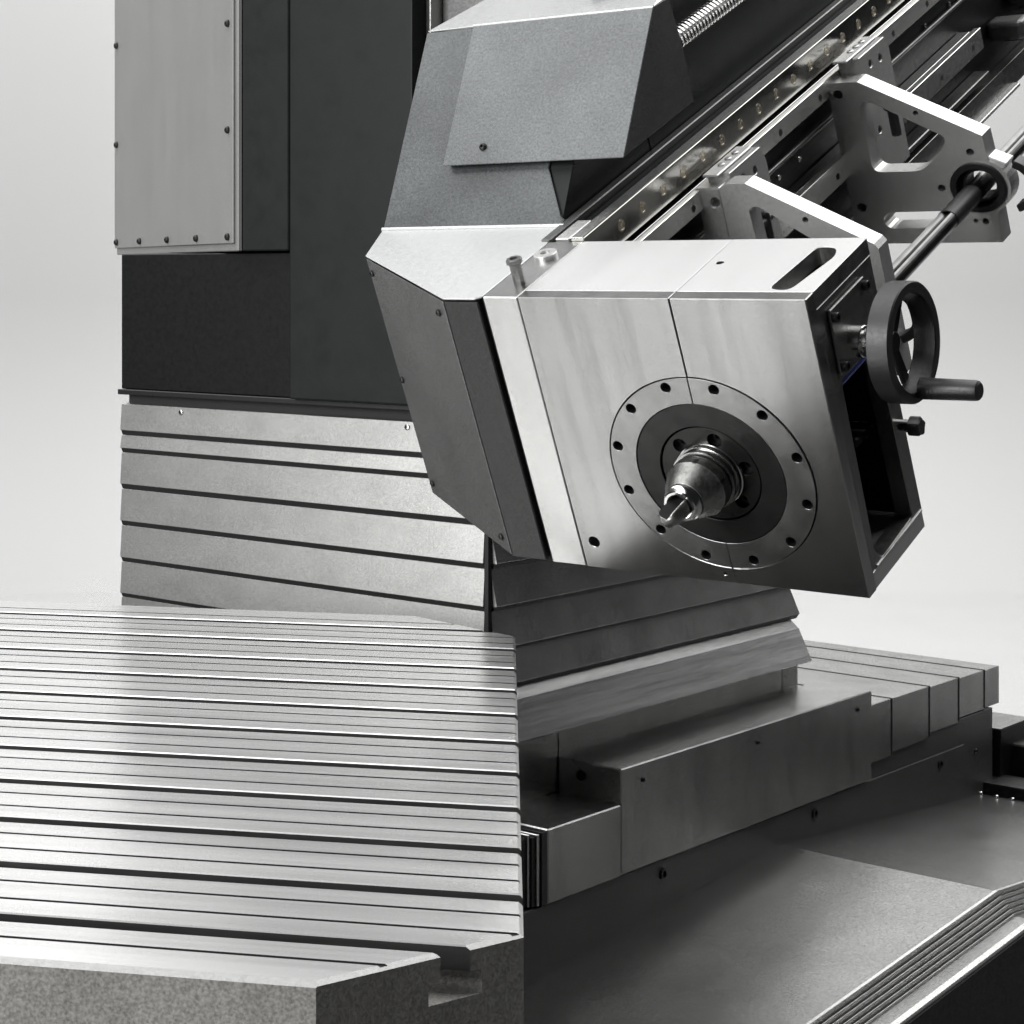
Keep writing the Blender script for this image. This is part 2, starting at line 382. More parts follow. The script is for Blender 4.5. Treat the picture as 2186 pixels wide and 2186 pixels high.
    if n.dot(CAM - A) < 0: n = -n
    Bk = Vector((cb.x, cb.y + .9, 0))
    def foot(pts, z0, z1, bev=.002):
        k = len(pts); vv = [(p.x, p.y, z0) for p in pts] + [(p.x, p.y, z1) for p in pts]
        return quadmesh(vv, [tuple(range(k)), tuple(range(k, 2 * k))] + [(i, (i + 1) % k, (i + 1) % k + k, i + k) for i in range(k)], bev)
    cab = t.part('cabinet', foot([A, Vector((cb.x, A.y, 0)), Bk, Vector((B.x + .5, Bk.y, 0)), B], zc, 3.2, .003), 'paint_dark')
    q = lambda s, off: A.lerp(B, s) + n * off
    t.part('cabinet_frame', foot([q(.0, .001), q(1., .001), q(1., .012), q(.0, .012)], zc, 3.2, .002), 'paint_light')
    zp = zc + (536 - 519.5) / F * dA
    pan = t.part('access_panel', foot([q(.018, .0125), q(1., .0125), q(1., .0185), q(.018, .0185)], zp, 3.2, .0015), 'paint_light', label='light grey access panel held by small dark screws')
    Rm = Matrix((( -n.y, n.x * 0 + n.x, 0), (n.x, n.y, 0), (0, 0, 1))).to_4x4()
    sb = screw('v', .0085, .008, 1, 14)
    ang = math.atan2(n.y, n.x) - pi / 2
    sb.transform(Matrix.Rotation(ang, 4, 'Z'))
    me = mesh_of('screw', sb, 'black', t.X.to_3x3().to_4x4())
    def put(s, z):
        ob = bpy.data.objects.new('screw', me); C.objects.link(ob); ob.parent = pan
        pp = q(s, .0185); ob.location = t.X @ Vector((pp.x, pp.y, z))
    zs = zc + (536 - 505) / F * dA
    for s in (.05, .285, .52, .76, .975): put(s, zs)
    for y in (275, 46): put(.05, CAM.z + (PY - y) / F * dA)
    for y in (309, 97): put(.975, CAM.z + (PY - y) / F * dA * 1.165)
    # carriage guide right of the front panel
    g0 = aty(878, 100, yF + .02); g1 = aty(921, 100, yF + .02)
    t.part('guide_way', box(g0.x - .02, g1.x, yF + .02, yF + .9, 1.25, 3.2, .003), 'cowl_side')
    t.part('guide_edge', box(g1.x, g1.x + .005, yF + .012, yF + .3, 1.9, 3.2, .001), 'rail')
    t.part('carriage', box(g1.x + .006, (HO.x - .668 * HS) / CS, yF + .05, yF + 1.0, 1.25, 3.2, .003), 'cowl_side')
build_column()

# ------------------------------------------------------------------ machine bed: saddle box, telescopic covers, skirt
def build_bed():
    t = Thing('machine_bed', 'low grey bed with boxed saddle cover and stepped telescopic covers', 'machine bed', (xR - .4, 4.6, ZB), COLUMN)
    xS = -2.2513
    t.part('saddle_wall', box(xR - .3, xR, 3.838, 4.845, .2, .56, .001), 'sheet_dark')
    t.part('saddle_wall', box(xR - .3, xR - .002, 3.42, 3.836, .2, .56, .001), 'sheet_dark')
    t.part('corner_block', box(xR - .3, xR - .006, 4.846, 4.96, .40, .56, .02, 3), 'sheet')
    cov = t.part('saddle_cover', box(xR + .0005, xS, 3.8345, 5.0185, .2505, .4721, .0026), 'sheet_dark', label='long grey sheet metal box cover with three screws')
    t.many('screw', screw('u', .006, .004, 1, 14), 'black', [(xS, 3.9209, .4358), (xS, 4.4271, .4353), (xS, 4.939, .4365)], cov)
    p = aty(*(1050 + 325 * .588, 1200 + 775 * .588), 3.8345)
    t.part('grommet', lathe([(3.8347, .0115), (3.832, .0115), (3.832, .0085), (3.8343, .0085), (3.8343, 0)], 'v', p.x, p.z, 20), 'black', cov)
    low = t.part('wiper_box', box(xR + .0005, xS + .0005, 3.556, 3.8325, .2488, .398, .0026), 'sheet_dark')
    xs0 = xR + .0015
    for i, (ya, yb, zz, mk) in enumerate(((3.536, 3.5545, .3955, 'black'), (3.526, 3.5345, .392, 'rail'), (3.512, 3.5245, .388, 'black'), (3.505, 3.511, .394, 'rail'), (3.488, 3.504, .386, 'black'), (3.47, 3.487, .391, 'black'))):
        t.part('wiper_strip', box(xs0, xS - .001 - .004 * i, ya, yb, .2495, zz, .0012), mk)
    sk = t.part('skirt', box(xR - .3, xS - .010, 3.2, 5.604, ZB, .2446, .0014), 'skirt')
    t.many('bolt', lathe([(0, .013), (.004, .013), (.005, .0115), (.005, .0075), (-.004, .0075), (-.004, 0)], 'u', 0, 0, 20), 'black', [(xS - .010, 4.0202, .2145), (xS - .010, 4.7284, .2168), (xS - .010, 5.445, .2178)], sk)
    t.part('bed_wall', box(xR - 1.0, xS - .0135, 5.02, 5.80, ZB, .315, .0014), 'skirt')
    segs = [(5.0195, 5.1420, .4340, .29), (5.1422, 5.3685, .4334, .2985), (5.3687, 5.5650, .4288, .3094), (5.5652, 5.7460, .4245, .3182), (5.7462, 5.857, .4210, .3183)]
    for i, (a, b, z, zb) in enumerate(segs):
        ins = .0045 * i + (.004 if i == 0 else 0)
        a += .0024; vs_ = [(xR - 1.1, a, zb), (xS - ins, a, zb), (xS - ins, b, zb), (xR - 1.1, b, zb), (xR - 1.1, a, z), (xS - ins, a, z), (xS - ins, b, z + .0004), (xR - 1.1, b, z + .0004)]
        tc = t.part('telescopic_cover', hexa(vs_, .0012), 'sheet_dark')
        if i < 4: t.part('wiper_shade_lip', prism([(xS - ins + .0014, zb + .003), (xS - ins + .0014, z + .0018), (xR - 1.1, z + .0018), (xR - 1.1, z + .0002), (xS - ins - .0002, z + .0002), (xS - ins - .0002, zb + .003)], 'v', b - .0042, b + .0006), 'wiper_shade', tc)  # black strip painted in for the thin shadow at the cover step
    p = atx(1786 + 1143 * .2588, 1300 + 1170 * .2588, xS - .0135)
    t.many('bolt', screw('u', .007, .006, 1, 12), 'black', [(xS - .0135, p.y, p.z)])
build_bed()
# tops of the covers are the same sheet as their sides
def build_rear():
    t = Thing('rear_base_frame', 'black base beams with grey tops behind the bed end', 'base frame', (-2.2, 5.9, ZB), COLUMN)
    t.part('side_beam', box(-3.2, -2.2535, 5.83, 6.05, ZB, .25, .002), ['paint_black'])
    t.part('beam_cap', box(-3.2, -2.256, 5.832, 6.048, .2505, .2515, 0), 'tray')
    t.part('cross_beam', box(-2.279, -1.2, 5.905, 6.07, ZB, .198, .002), 'paint_black')
    t.part('beam_cap', box(-2.277, -1.2, 5.907, 6.068, .1985, .2, 0), 'tray')
    t.part('foot_beam', box(-2.2745, -1.2, 5.737, 5.866, ZB, .118, .002), 'paint_black')
    t.part('beam_cap', box(-2.2745, -1.2, 5.737, 5.866, .1185, .12, 0), 'tray')
    k3 = lambda x, y: (2040 + x * .1553, 1480 + y * .1553)
    t.many('bolt', screw('w', .008, .010, 1, 12), 'chrome', [atz(*k3(x, y), .088) for x, y in ((345, 1395), (565, 1445), (785, 1480))])
build_rear()

# ------------------------------------------------------------------ chip tray with ribbed edge
def build_tray():
    t = Thing('chip_tray', 'grey folded metal tray with ribbed rubber edge beside the bed', 'chip tray', (-2.0, 4.55, ZB), COLUMN)
    yf, zf, s1, s2 = 4.547, .1766, .0772, -.0743
    ya, yb = 2.6, 5.735
    def strip(x0, x1, dz0, dz1, name, m, th=None, front=True, rear=True):
        zz = lambda y: zf + (s1 * (y - yf) if y < yf else s2 * (y - yf))
        th = th or .003
        for a, b, on in ((ya, yf - .0006, front), (yf + .0006, yb, rear)):
            if not on: continue
            vs_ = [(x0, a, zz(a) + dz0 - th), (x1, a, zz(a) + dz1 - th), (x1, b, zz(b) + dz1 - th), (x0, b, zz(b) + dz0 - th), (x0, a, zz(a) + dz0), (x1, a, zz(a) + dz1), (x1, b, zz(b) + dz1), (x0, b, zz(b) + dz0)]
            t.part(name, hexa(vs_, .0005), m)
    strip(-2.275, -1.772, 0, 0, 'tray_plate', 'tray')
    strip(-1.7718, -1.764, .0005, .0005, 'edge_strip', 'rail', .02)
    x, dz = -1.7636, -.004
    for i in range(5):
        strip(x, x + .0046, dz - .0075, dz - .0075, 'rubber_rib', 'black', .02)
        strip(x + .0048, x + .0068, dz - .0055, dz - .0055, 'bright_rib', 'rail', .02)
        x += .0070; dz -= .0078
    strip(x, x + .033, -.046, -.046, 'edge_plate', 'tray', .004)
    strip(x + .0335, x + .0475, -.041, -.041, 'edge_strip', 'rail', .012)
    strip(x + .048, x + .052, -.05, -.05, 'side_wall', 'paint_black', .2)
build_tray()

# ------------------------------------------------------------------ drilling head
SU, SW = -.2333, -.327
def build_head():
    t = Thing('drilling_head', 'tilted steel drilling head with round spindle flange and black handwheel', 'drilling head', (-.3, .12, -.54), HEAD)
    B, D = -.540, .2375
    t.part('side_block', box(-.5925, -.5222, 0, D, B, 0, .0022, 2), ['steel_pale'])
    # front plates with the half-round bore for the flange
    fr = .0285
    R = .1825
    def half(u0, u1, left):
        if left: arc = circ(SU - .0006, SW, R, 40, pi / 2, 3 * pi / 2); pts = [(u0, 0), (u0, B), (u1, B)] + arc[::-1] + [(u1, 0)]
        else: arc = circ(SU + .0006, SW, R, 40, -pi / 2, pi / 2); pts = [(u0, 0)] + arc[::-1] + [(u0, B), (u1, B), (u1, 0)]
        return pts
    hl = [circ(-.4934, -.4861, .0105, 20), circ(-.2494, -.5227, .0035, 12)]
    t.part('front_plate', prism(half(-.5208, SU - .0008, True), 'v', 0, fr, hl, .0016), ['steel'])
    t.part('front_plate', prism(half(SU + .0008, 0, False), 'v', 0, fr, (), .0016), ['steel'])
    t.part('plate_backing', box(-.5205, -.028, fr + .0005, fr + .02, B + .02, -.05, 0), 'hole')
    # top plates: left solid, right with a lifting pocket
    TP = .03
    t.part('top_plate', prism([(-.5208, fr + .0004), (-.2341, fr + .0004), (-.2341, D), (-.5208, D)], 'w', -TP, 0, [], .0009), ['steel_top'])
    pk = rounded([(-.079, .040), (-.0425, .034), (-.0225, .165), (-.034, .2), (-.068, .203)], .016)
    t.part('top_plate', prism([(-.2325, fr + .0004), (0, fr + .0004), (0, D), (-.2325, D)], 'w', -TP, 0, [pk, circ(-.2106, .1422, .007, 16)], .0009), ['steel_top', 'steel_dark'])
    tp2 = [o for o in t.o.children if o.name.startswith('top_plate')][-1]
    for f in tp2.data.polygons:
        c_ = f.center
        if abs(f.normal.z) < .5: f.material_index = 1  # darker steel paints the shade on the pocket walls
    t.part('pocket_floor', box(-.11, -.004, fr + .03, D - .01, -.064, -.045, 0), 'steel_mid')
    t.part('pocket_wall', box(-.108, -.1, fr + .03, D - .01, -.06, -.031, 0), 'steel_mid')
    # body behind the front plates
    t.part('body', box(-.5206, -.240, fr + .021, D - .002, B + .002, -.0305, .001), 'steel_mid')
    t.part('inner_wall', box(-.239, -.03, .052, .058, B + .04, -.07, 0), 'hole')
    t.part('inner_wall', box(-.236, -.226, .06, D - .002, B + .04, -.07, 0), 'paint_dark')
    t.part('back_wall', box(-.222, -.031, D - .02, D - .003, -.505, -.031, 0), 'paint_dark')
    t.part('bottom_plate', box(-.2325, -.001, fr + .0004, D, B, B + .032, .002), 'steel_mid')
    # right-hand side: frame with opening, square bearing plate above it
    opening = rounded([(.052, -.474), (.062, -.172), (.196, -.172), (.201, -.29), (.199, -.49), (.09, -.505)], .010)
    outer = [(fr + .0004, B + .0325), (D, B + .0325), (D, -TP - .0005), (fr + .0004, -TP - .0005)]
    op = [(.050, -.478), (.060, -.170), (.196, -.170), (.199, -.498), (.07, -.503)]
    t.part('side_frame', prism(outer, 'u', -.03, -.0005, [rounded(op, .012)], .0015), ['steel_dark'])
    t.part('sill', box(-.03, .0015, .045, D - .004, -.508, -.503, .001), 'chrome')
    bp = t.part('bearing_plate', prism(rounded([(.0575, -.047), (.1925, -.047), (.1925, -.170), (.0525, -.160)], .006), 'u', 0, .005, [], .0015), 'steel_dark', label='dark square bearing plate behind the handwheel')
    t.many('screw', lathe([(0, .0085), (.007, .0085), (.0085, .0075), (.0085, .0045), (.002, .0045), (.002, 0)], 'u', 0, 0, 18), 'black', [(.005, .066, -.062), (.005, .1835, -.061), (.005, .0645, -.1475), (.005, .1835, -.150)], bp)
    # flange: two half rings with bolt holes, dark face ring, spindle flange
    def halfring(a0, a1, r0, r1): return circ(SU, SW, r1, 40, a0, a1) + circ(SU, SW, r0, 40, a1, a0)
    e = .0045
    for a0 in (pi / 2, -pi / 2):
        hs = [circ(SU + .1675 * cos(radians(k * 30 + 15)), SW + .1675 * sin(radians(k * 30 + 15)), .0092, 18) for k in range(12) if (cos(radians(k * 30 + 15)) < 0) == (a0 > 0)]
        t.part('flange_half', prism(halfring(a0 + e, a0 + pi - e, .1333, .1812), 'v', -.0008, .028, hs, .0009), ['ring_mid'])
    t.many('flange_bolt', lathe([(0, .0088), (.012, .0088), (.012, .005), (.018, .005), (.018, 0)], 'v', 0, 0, 16), 'black', [(SU + .1675 * cos(radians(k * 30 + 15)), .0125, SW + .1675 * sin(radians(k * 30 + 15))) for k in range(12)])
    t.part('face_ring', lathe([(.028, .1325), (.0015, .1325), (.0005, .1315), (.0005, .0905), (.0015, .0895), (.028, .0895)], 'v', SU, SW, 96), 'ring_dark')
    bolts = [(SU + .067 * cos(radians(a)), SW + .067 * sin(radians(a))) for a in (132, 72, 12, -48, -108, -168)]
    t.part('spindle_flange', prism(circ(SU, SW, .0868, 72), 'v', .003, .024, [circ(x, z, .0128, 20) for x, z in bolts], .0008), 'ring_black')
    t.many('flange_bolt', lathe([(0, .0118), (.010, .0118), (.010, .0055), (.015, .0055), (.015, 0)], 'v', 0, 0, 18), 'black', [(x, .0075, z) for x, z in bolts])
    sp = t.part('spindle', lathe([(.004, .0590), (-.0015, .0590), (-.003, .0575), (-.003, .0535), (-.0075, .0535), (-.0085, .0568), (-.0115, .0568), (-.0125, .050), (-.0205, .050), (-.0215, .0552), (-.0250, .0552), (-.0260, .047), (-.031, .047)], 'v', SU, SW, 72), 'chrome')
    for v0_, v1_, r_ in ((-.0034, -.0072, .0538), (-.0128, -.0202, .0503), (-.0263, -.0302, .0474)):
        t.part('groove_shade', lathe([(v0_, r_), (v1_, r_)], 'v', SU, SW, 72), 'hole', sp)  # black bands paint the shade down in the turned grooves
    t.part('chuck_nut', lathe([(-.030, .046), (-.030, .0505), (-.032, .052), (-.053, .052), (-.056, .0495), (-.074, .044), (-.086, .0365), (-.092, .0335), (-.093, .030)], 'v', SU, SW, 72), 'steel_nut', sp)
    for a in range(0, 360, 60):
        bm = box(-.0035, .0035, -.054, -.040, .0500, .0524, .0006)
        bm.transform(Matrix.Translation((SU, 0, SW)) @ Matrix.Rotation(radians(a + 10), 4, 'Y'))
        t.part('nut_flat', bm, 'black', sp)
    t.part('guide_sleeve', lathe([(-.090, .030), (-.094, .0328), (-.099, .0328), (-.102, .0305), (-.110, .0285), (-.112, .0265), (-.112, .0225), (-.093, .0225), (-.093, 0)], 'v', SU, SW, 56), 'chrome', sp)
    # drill tip: round bar with a V flute
    pts = [(.0195 * cos(radians(a)), .0195 * sin(radians(a))) for a in range(150, 150 + 261, 10)] + [(.001, .002)]
    tip = bmesh.new(); rows = []
    for v, k in ((-.094, 1), (-.140, 1), (-.149, .95), (-.1545, .80), (-.157, .55)):
        rows.append([tip.verts.new((SU + x * k, v, SW + z * k)) for x, z in pts])
    n = len(pts)
    for A_, B_ in zip(rows, rows[1:]):
        for i in range(n): tip.faces.new((A_[i], A_[(i + 1) % n], B_[(i + 1) % n], B_[i]))
    tip.faces.new(rows[-1]); bmesh.ops.recalc_face_normals(tip, faces=tip.faces[:])
    for f in tip.faces:
        f.smooth = True
        if sum(1 for v in f.verts if abs(v.co.x - SU) < .004 and abs(v.co.z - SW) < .004) >= 2 and len(f.verts) == 4: f.material_index = 1; f.smooth = False
    t.part('drill_tip', tip, ['steel_nut', 'hole'], sp)  # flute faces coloured black for the shade inside the flute
    # plugs on the top of the side block
    t.part('lifting_bolt', lathe([(.0, .0105), (.038, .0105), (.040, .0145), (.0475, .0145), (.049, .013), (.049, .0075), (.043, .0075), (.043, 0)], 'w', -.549, .0575, 8), 'steel_dark')
    t.part('cap_screw', lathe([(0, .0215), (.008, .0215), (.0095, .020), (.0095, .009), (.005, .009), (.005, 0)], 'w', -.5601, .1693, 24), 'steel_mid')
    # ---- handwheel on the bearing plate, axis along u
    hv, hw = .1203, -.1306
    t.part('shaft_bush', lathe([(.0045, .0265), (.020, .0265), (.0215, .025), (.0215, .019), (.026, .019), (.026, .0235), (.033, .0235), (.0345, .022), (.0345, .012), (.06, .012)], 'u', hv, hw, 36), 'chrome')
    RW = .0975
    hwl = t.part('handwheel', lathe([(.064, RW - .002), (.066, RW), (.098, RW), (.1, RW - .002), (.1, RW - .0165), (.098, RW - .018), (.066, RW - .020), (.064, RW - .018), (.064, RW - .002)], 'u', hv, hw, 72), 'rubber', label='black cast handwheel rim')
    t.part('hub', lathe([(.045, 0), (.045, .02), (.068, .018), (.07, .016), (.07, 0)], 'u', hv, hw, 32), 'rubber', hwl)
    for a in (75, 195, 315):
        bm = box(.058, .067, -.010, .010, .012, RW - .012, .003)
        bm.transform(Matrix.Translation((0, hv, hw)) @ Matrix.Rotation(radians(a), 4, 'X'))
        t.part('spoke', bm, 'rubber', hwl)
    r6 = lambda x, y: (1800 + x * .207, 560 + y * .207)
    k = hp(*r6(800, 1300), 'u', .1)
    ln = hp(*r6(1415, 1315), 'v', k.y).x
    t.part('handle', lathe([(.098, .008), (.1, .008), (.1005, .0168), (.103, .0175), (ln - .008, .0165), (ln - .003, .0155), (ln, .012), (ln, 0)], 'u', k.y, k.z, 32), 'rubber', hwl)
    # ---- clamp knob and rod below the wheel
    z3 = lambda x, y: (1200 + x * .5104, 450 + y * .5104)
    kn = hp(*z3(1482, 902), 'v', .215)
    star = [((.019 if i % 2 == 0 else .0135) * cos(pi * i / 5), (.019 if i % 2 == 0 else .0135) * sin(pi * i / 5)) for i in range(10)]
    cl = t.part('clamp_knob', prism([(kn.y + a, kn.z + b) for a, b in rounded(star, .006)], 'u', kn.x - .011, kn.x + .009, [], .002), 'rubber')
    t.part('clamp_rod', lathe([(-.2, .006), (kn.x - .030, .006), (kn.x - .030, .011), (kn.x - .011, .011)], 'u', kn.y, kn.z, 20), 'chrome', cl)
    t.part('hose', lathe([(.062, .0), (.062, .0085), (.19, .0085), (.19, 0)], 'v', -.012, -.1795, 16), 'blue', label='short blue hose end inside the opening')
    t.part('cross_rod', lathe([(-.2, .007), (-.01, .007)], 'u', .12, -.30, 16), 'black')
    t.part('link_bar', box(-.2, -.035, .13, .155, -.335, -.318, .003), 'paint_black')
    # ---- cowl: chamfer panel, dark front strip, flat top, 45 degree panel and hood
    LU, LV = -.9765, .1855
    VF = .31
    t.part('front_strip', box(-.6775, -.604, -.002, .03, -.537, -.010, .002), 'strip_paint')
    t.part('slit_filler', box(-.70, -.66, .0325, .04, -.53, -.012, 0), 'hole')  # added dark filler that closes the bright slit by the chamfer panel
    t.part('gap_shade', box(-.603, -.594, .012, .2, -.537, -.002, 0), 'hole')  # black fill painting the shade in the gap by the side block
    def slab(pts, nrm, th, bev=.0012):
        n_ = Vector(nrm).normalized() * th; k_ = len(pts); P = [Vector(p) for p in pts]
        return quadmesh(P + [p - n_ for p in P], [tuple(range(k_)), tuple(range(k_, 2 * k_))] + [(i, (i + 1) % k_, (i + 1) % k_ + k_, i + k_) for i in range(k_)], bev)
    ch = t.part('chamfer_panel', slab([(-.6765, -.0045, -.008), (LU, LV, -.008), (LU, LV, -.531), (-.6765, -.0045, -.531)], (-.535, -.845, 0), .003), 'cowl_side', label='slanted grey side panel with five screws')
    dn = Vector((-.535, -.845, 0)).normalized()
    sb = screw('v', .0068, .005, -1, 14); sb.transform(Matrix.Rotation(-math.atan2(.535, .845), 4, 'Z'))
    me = mesh_of('screw', sb, 'black', t.X.to_3x3().to_4x4())
    for u, wv in ((-.9645, -.035), (-.702, -.037), (-.9645, -.268), (-.960, -.501), (-.697, -.501)):
        s = (u + .678) / (LU + .678)
        ob = bpy.data.objects.new('screw', me); C.objects.link(ob); ob.parent = ch
        ob.location = t.X @ (Vector((u, -.004 + (LV + .004) * s, wv)) + dn * .0003)
    t.part('cowl_top', slab([(-.672, -.006, 0), (-.606, -.006, 0), (-.5955, .003, 0), (-.5955, VF, 0), (-1.019, VF, 0), (LU, LV, 0)], (0, 0, 1), .004, .0015), 'hammer_lit')
    t.part('cowl_side', box(LU + .004, LU + .008, LV + .006, .30, -.53, -.006, 0), 'cowl_side')
    k45 = lambda s, off=0: (VF + (s - off) * .70711, (s + off) * .70711)
    L1 = .435; a = k45(0); b = k45(L1)
    sR = lambda s: -.6 - .06 * s / .115
    c1 = k45(.005); c2 = k45(.12)
    t.part('cowl_panel', slab([(-1.018, *a), (-.602, *a), (-.608, *c1), (-.662, *c2), (-.662, *b), (-1.018, *b)], (0, -1, 1), .004, .0015), 'hammer_dark')
    t.part('cowl_return', slab([(-.608, c1[0] + .0005, c1[1]), (-.6625, c2[0] + .0005, c2[1]), (-.6625, c2[0] + .12, c2[1] - .07), (-.612, c1[0] + .02, c1[1] - .003)], (1, 0, 0), .003, 0), 'hammer_dark')
    t.part('fold_highlight', lathe([(-1.018, .0045), (-.602, .0045)], 'u', VF - .0008, .0005, 16), 'hammer_lit')  # pale rod added as the highlight along the bend
    # hood
    u0, u1, off = -.892, -.494, .017
    h0 = (.385, .1025); h1 = (.601, .3175)
    hood = t.part('hood', slab([(u0, *h0), (u1, *h0), (u1, *h1), (u0, *h1)], (0, -1, 1), .003, .001), 'hammer', label='grey hammertone hood over the feed screw')
    t.part('hood_side', prism([(h0[0] + .003, h0[1]), (.667, h0[1]), (.672, .211), (.661, .314), (h1[0] + .003, h1[1] - .001)], 'u', u1 - .003, u1 + .0002, [], .0005), 'cowl_side', hood)
    t.part('hood_side', prism([(h0[0] + .003, h0[1]), (h0[0] + .02, h0[1]), (h1[0] + .02, h1[1] - .004), (h1[0] + .003, h1[1] - .002)], 'u', u0, u0 + .003, [], 0), 'cowl_side', hood)
    t.part('hood_top', slab([(-1.018, .622, .3092), (u0 + .003, .619, .3115), (u0 + .003, h1[0] - .0005, h1[1] + .0005), (u1, h1[0] - .0005, h1[1] + .0005), (u1, .662, .318), (-.55, .95, .36), (-.83, .95, .36)], (0, 0, 1), .003, .0008), 'hammer_lit', hood)
    t.part('fold_highlight', lathe([(u0, .0032), (u1, .0032)], 'u', h1[0] + .001, h1[1] - .0012, 14), 'hammer_lit', hood)  # pale rod added as the highlight along the hood ridge
    pp = (-.805, .410, .1275)
    sb = screw('v', .0075, .007, -1, 16); sb.transform(Matrix.Rotation(-pi / 4, 4, 'X'))
    t.many('screw', sb, 'black', [pp], hood)
build_head()

# ------------------------------------------------------------------ feed beam with rails
def build_beam():
    t = Thing('feed_beam', 'long inclined black feed beam with steel rails and brass-plugged guide strip', 'feed beam', (-.58, .8, -.46), HEAD)
    v0, v1 = .2385, 3.0
    t.part('beam_body', box(-.66, -.548, v0 + .002, v1, -.455, -.03, .002), 'paint_black')
    t.part('back_panel', box(-.665, -.612, .675, v1, -.03, .62, .002), 'paint_dark')
    t.part('back_panel', prism([(.33, -.03), (.33, .010), (.416, .098), (.674, .098), (.674, -.03)], 'u', -.665, -.613, [], .001), 'paint_dark')
    t.part('top_step', box(-.611, -.592, v0, v1, -.030, .004, .002), 'cowl_side')
    t.part('top_step', box(-.589, -.5495, v0 + .02, v1, -.030, -.010, .002), 'paint_dark')
    t.part('scale_stop', box(-.585, -.555, .245, .33, -.0095, .003, .002), 'steel_mid')
    st = t.part('guide_strip', box(-.5475, -.521, v0, v1, -.058, .006, .0012), ['strip'], label='polished guide strip with a row of brass plugs')
    t.part('strip_edge', box(-.5455, -.5225, v0, v1, .0062, .0078, 0), 'rail', st)
    t.many('brass_plug', lathe([(-.001, .0118), (.0006, .0118), (.0006, .0085), (.0001, .008), (.0001, .003), (.0007, .0026), (.0007, 0)], 'u', 0, 0, 20), 'brass', [(-.521, .368 + .0835 * i, -.0262) for i in range(24)], st)
    for wt, wb in ((-.066, -.106), (-.2425, -.294)):
        r = t.part('linear_rail', prism([(-.548, wb + .008), (-.515, wb + .008), (-.515, wb), (-.500, wb), (-.500, wt), (-.515, wt), (-.515, wt - .008), (-.548, wt - .008)], 'v', v0, 2.02 if wt < -.2 else v1, [], .001), ['rail'])
        t.part('rail_lip', box(-.546, -.519, v0, 2.0 if wt < -.2 else v1, wt - .007, wt - .002, .0005), 'chrome', r)
        wm = (wt + wb) / 2 - .004
        vs_ = [.395 + .195 * i for i in range(13)] if wt > -.2 else [.20 + .195 * i + .005 for i in range(1, 10)]
        t.many('rail_bore_shade', lathe([(.0003, .0072), (.0003, 0)], 'u', 0, 0, 16), 'hole', [(-.4999, v, wm) for v in vs_ if v > .25], r)  # black discs on the uncut rail face stand for shaded bores
    t.part('pipe', lathe([(v0, .006), (v1, .006)], 'v', -.54, -.175, 14), 'steel_dark')
    t.many('pipe_clip', screw('u', .006, .005, 1, 12), 'chrome', [(-.5475, v, w_) for v, w_ in ((1.10, -.13), (1.12, -.205), (1.12, -.34), (1.02, -.205), (1.83, -.165), (1.98, -.165))])
    t.part('lower_flange', prism([(-.548, -.40), (-.522, -.40), (-.515, -.455), (-.548, -.457)], 'v', v0, v1, [], .001), 'steel_dark')
    t.part('lower_ledge', box(-.5475, -.500, 1.2, 2.19, -.4575, -.447, .002), 'steel_mid')
    t.part('chain_guide', box(-.5475, -.51, 1.5, 2.05, -.375, -.362, .002), 'steel_dark')
    for i, (v, w_) in enumerate(((2.16, -.33), (2.24, -.36), (2.3, -.29), (2.4, -.34))):
        t.part('end_clamp', box(-.547, -.46, v, v + .06, w_, w_ + .05, .012, 3), 'cowl_side')
    # ball screw: true helix
    bm = bmesh.new(); u_, w_, r0, amp, pit, n = -.55, .203, .0185, .0045, .0135, 20
    nv = int((1.5 - .66) / pit * 8); rows = []
    for i in range(nv):
        v = .66 + i * pit / 8; row = []
        for k in range(n):
            ph = (v / pit - k / n) % 1; rr = r0 + amp * (abs(ph - .5) * 2 > .45)
            row.append(bm.verts.new((u_ + rr * cos(2 * pi * k / n), v, w_ + rr * sin(2 * pi * k / n))))
        rows.append(row)
    for A_, B_ in zip(rows, rows[1:]):
        for k in range(n): bm.faces.new((A_[k], A_[(k + 1) % n], B_[(k + 1) % n], B_[k]))
    bmesh.ops.recalc_face_normals(bm, faces=bm.faces[:])
    t.part('ball_screw', bm, 'chrome')
build_beam()

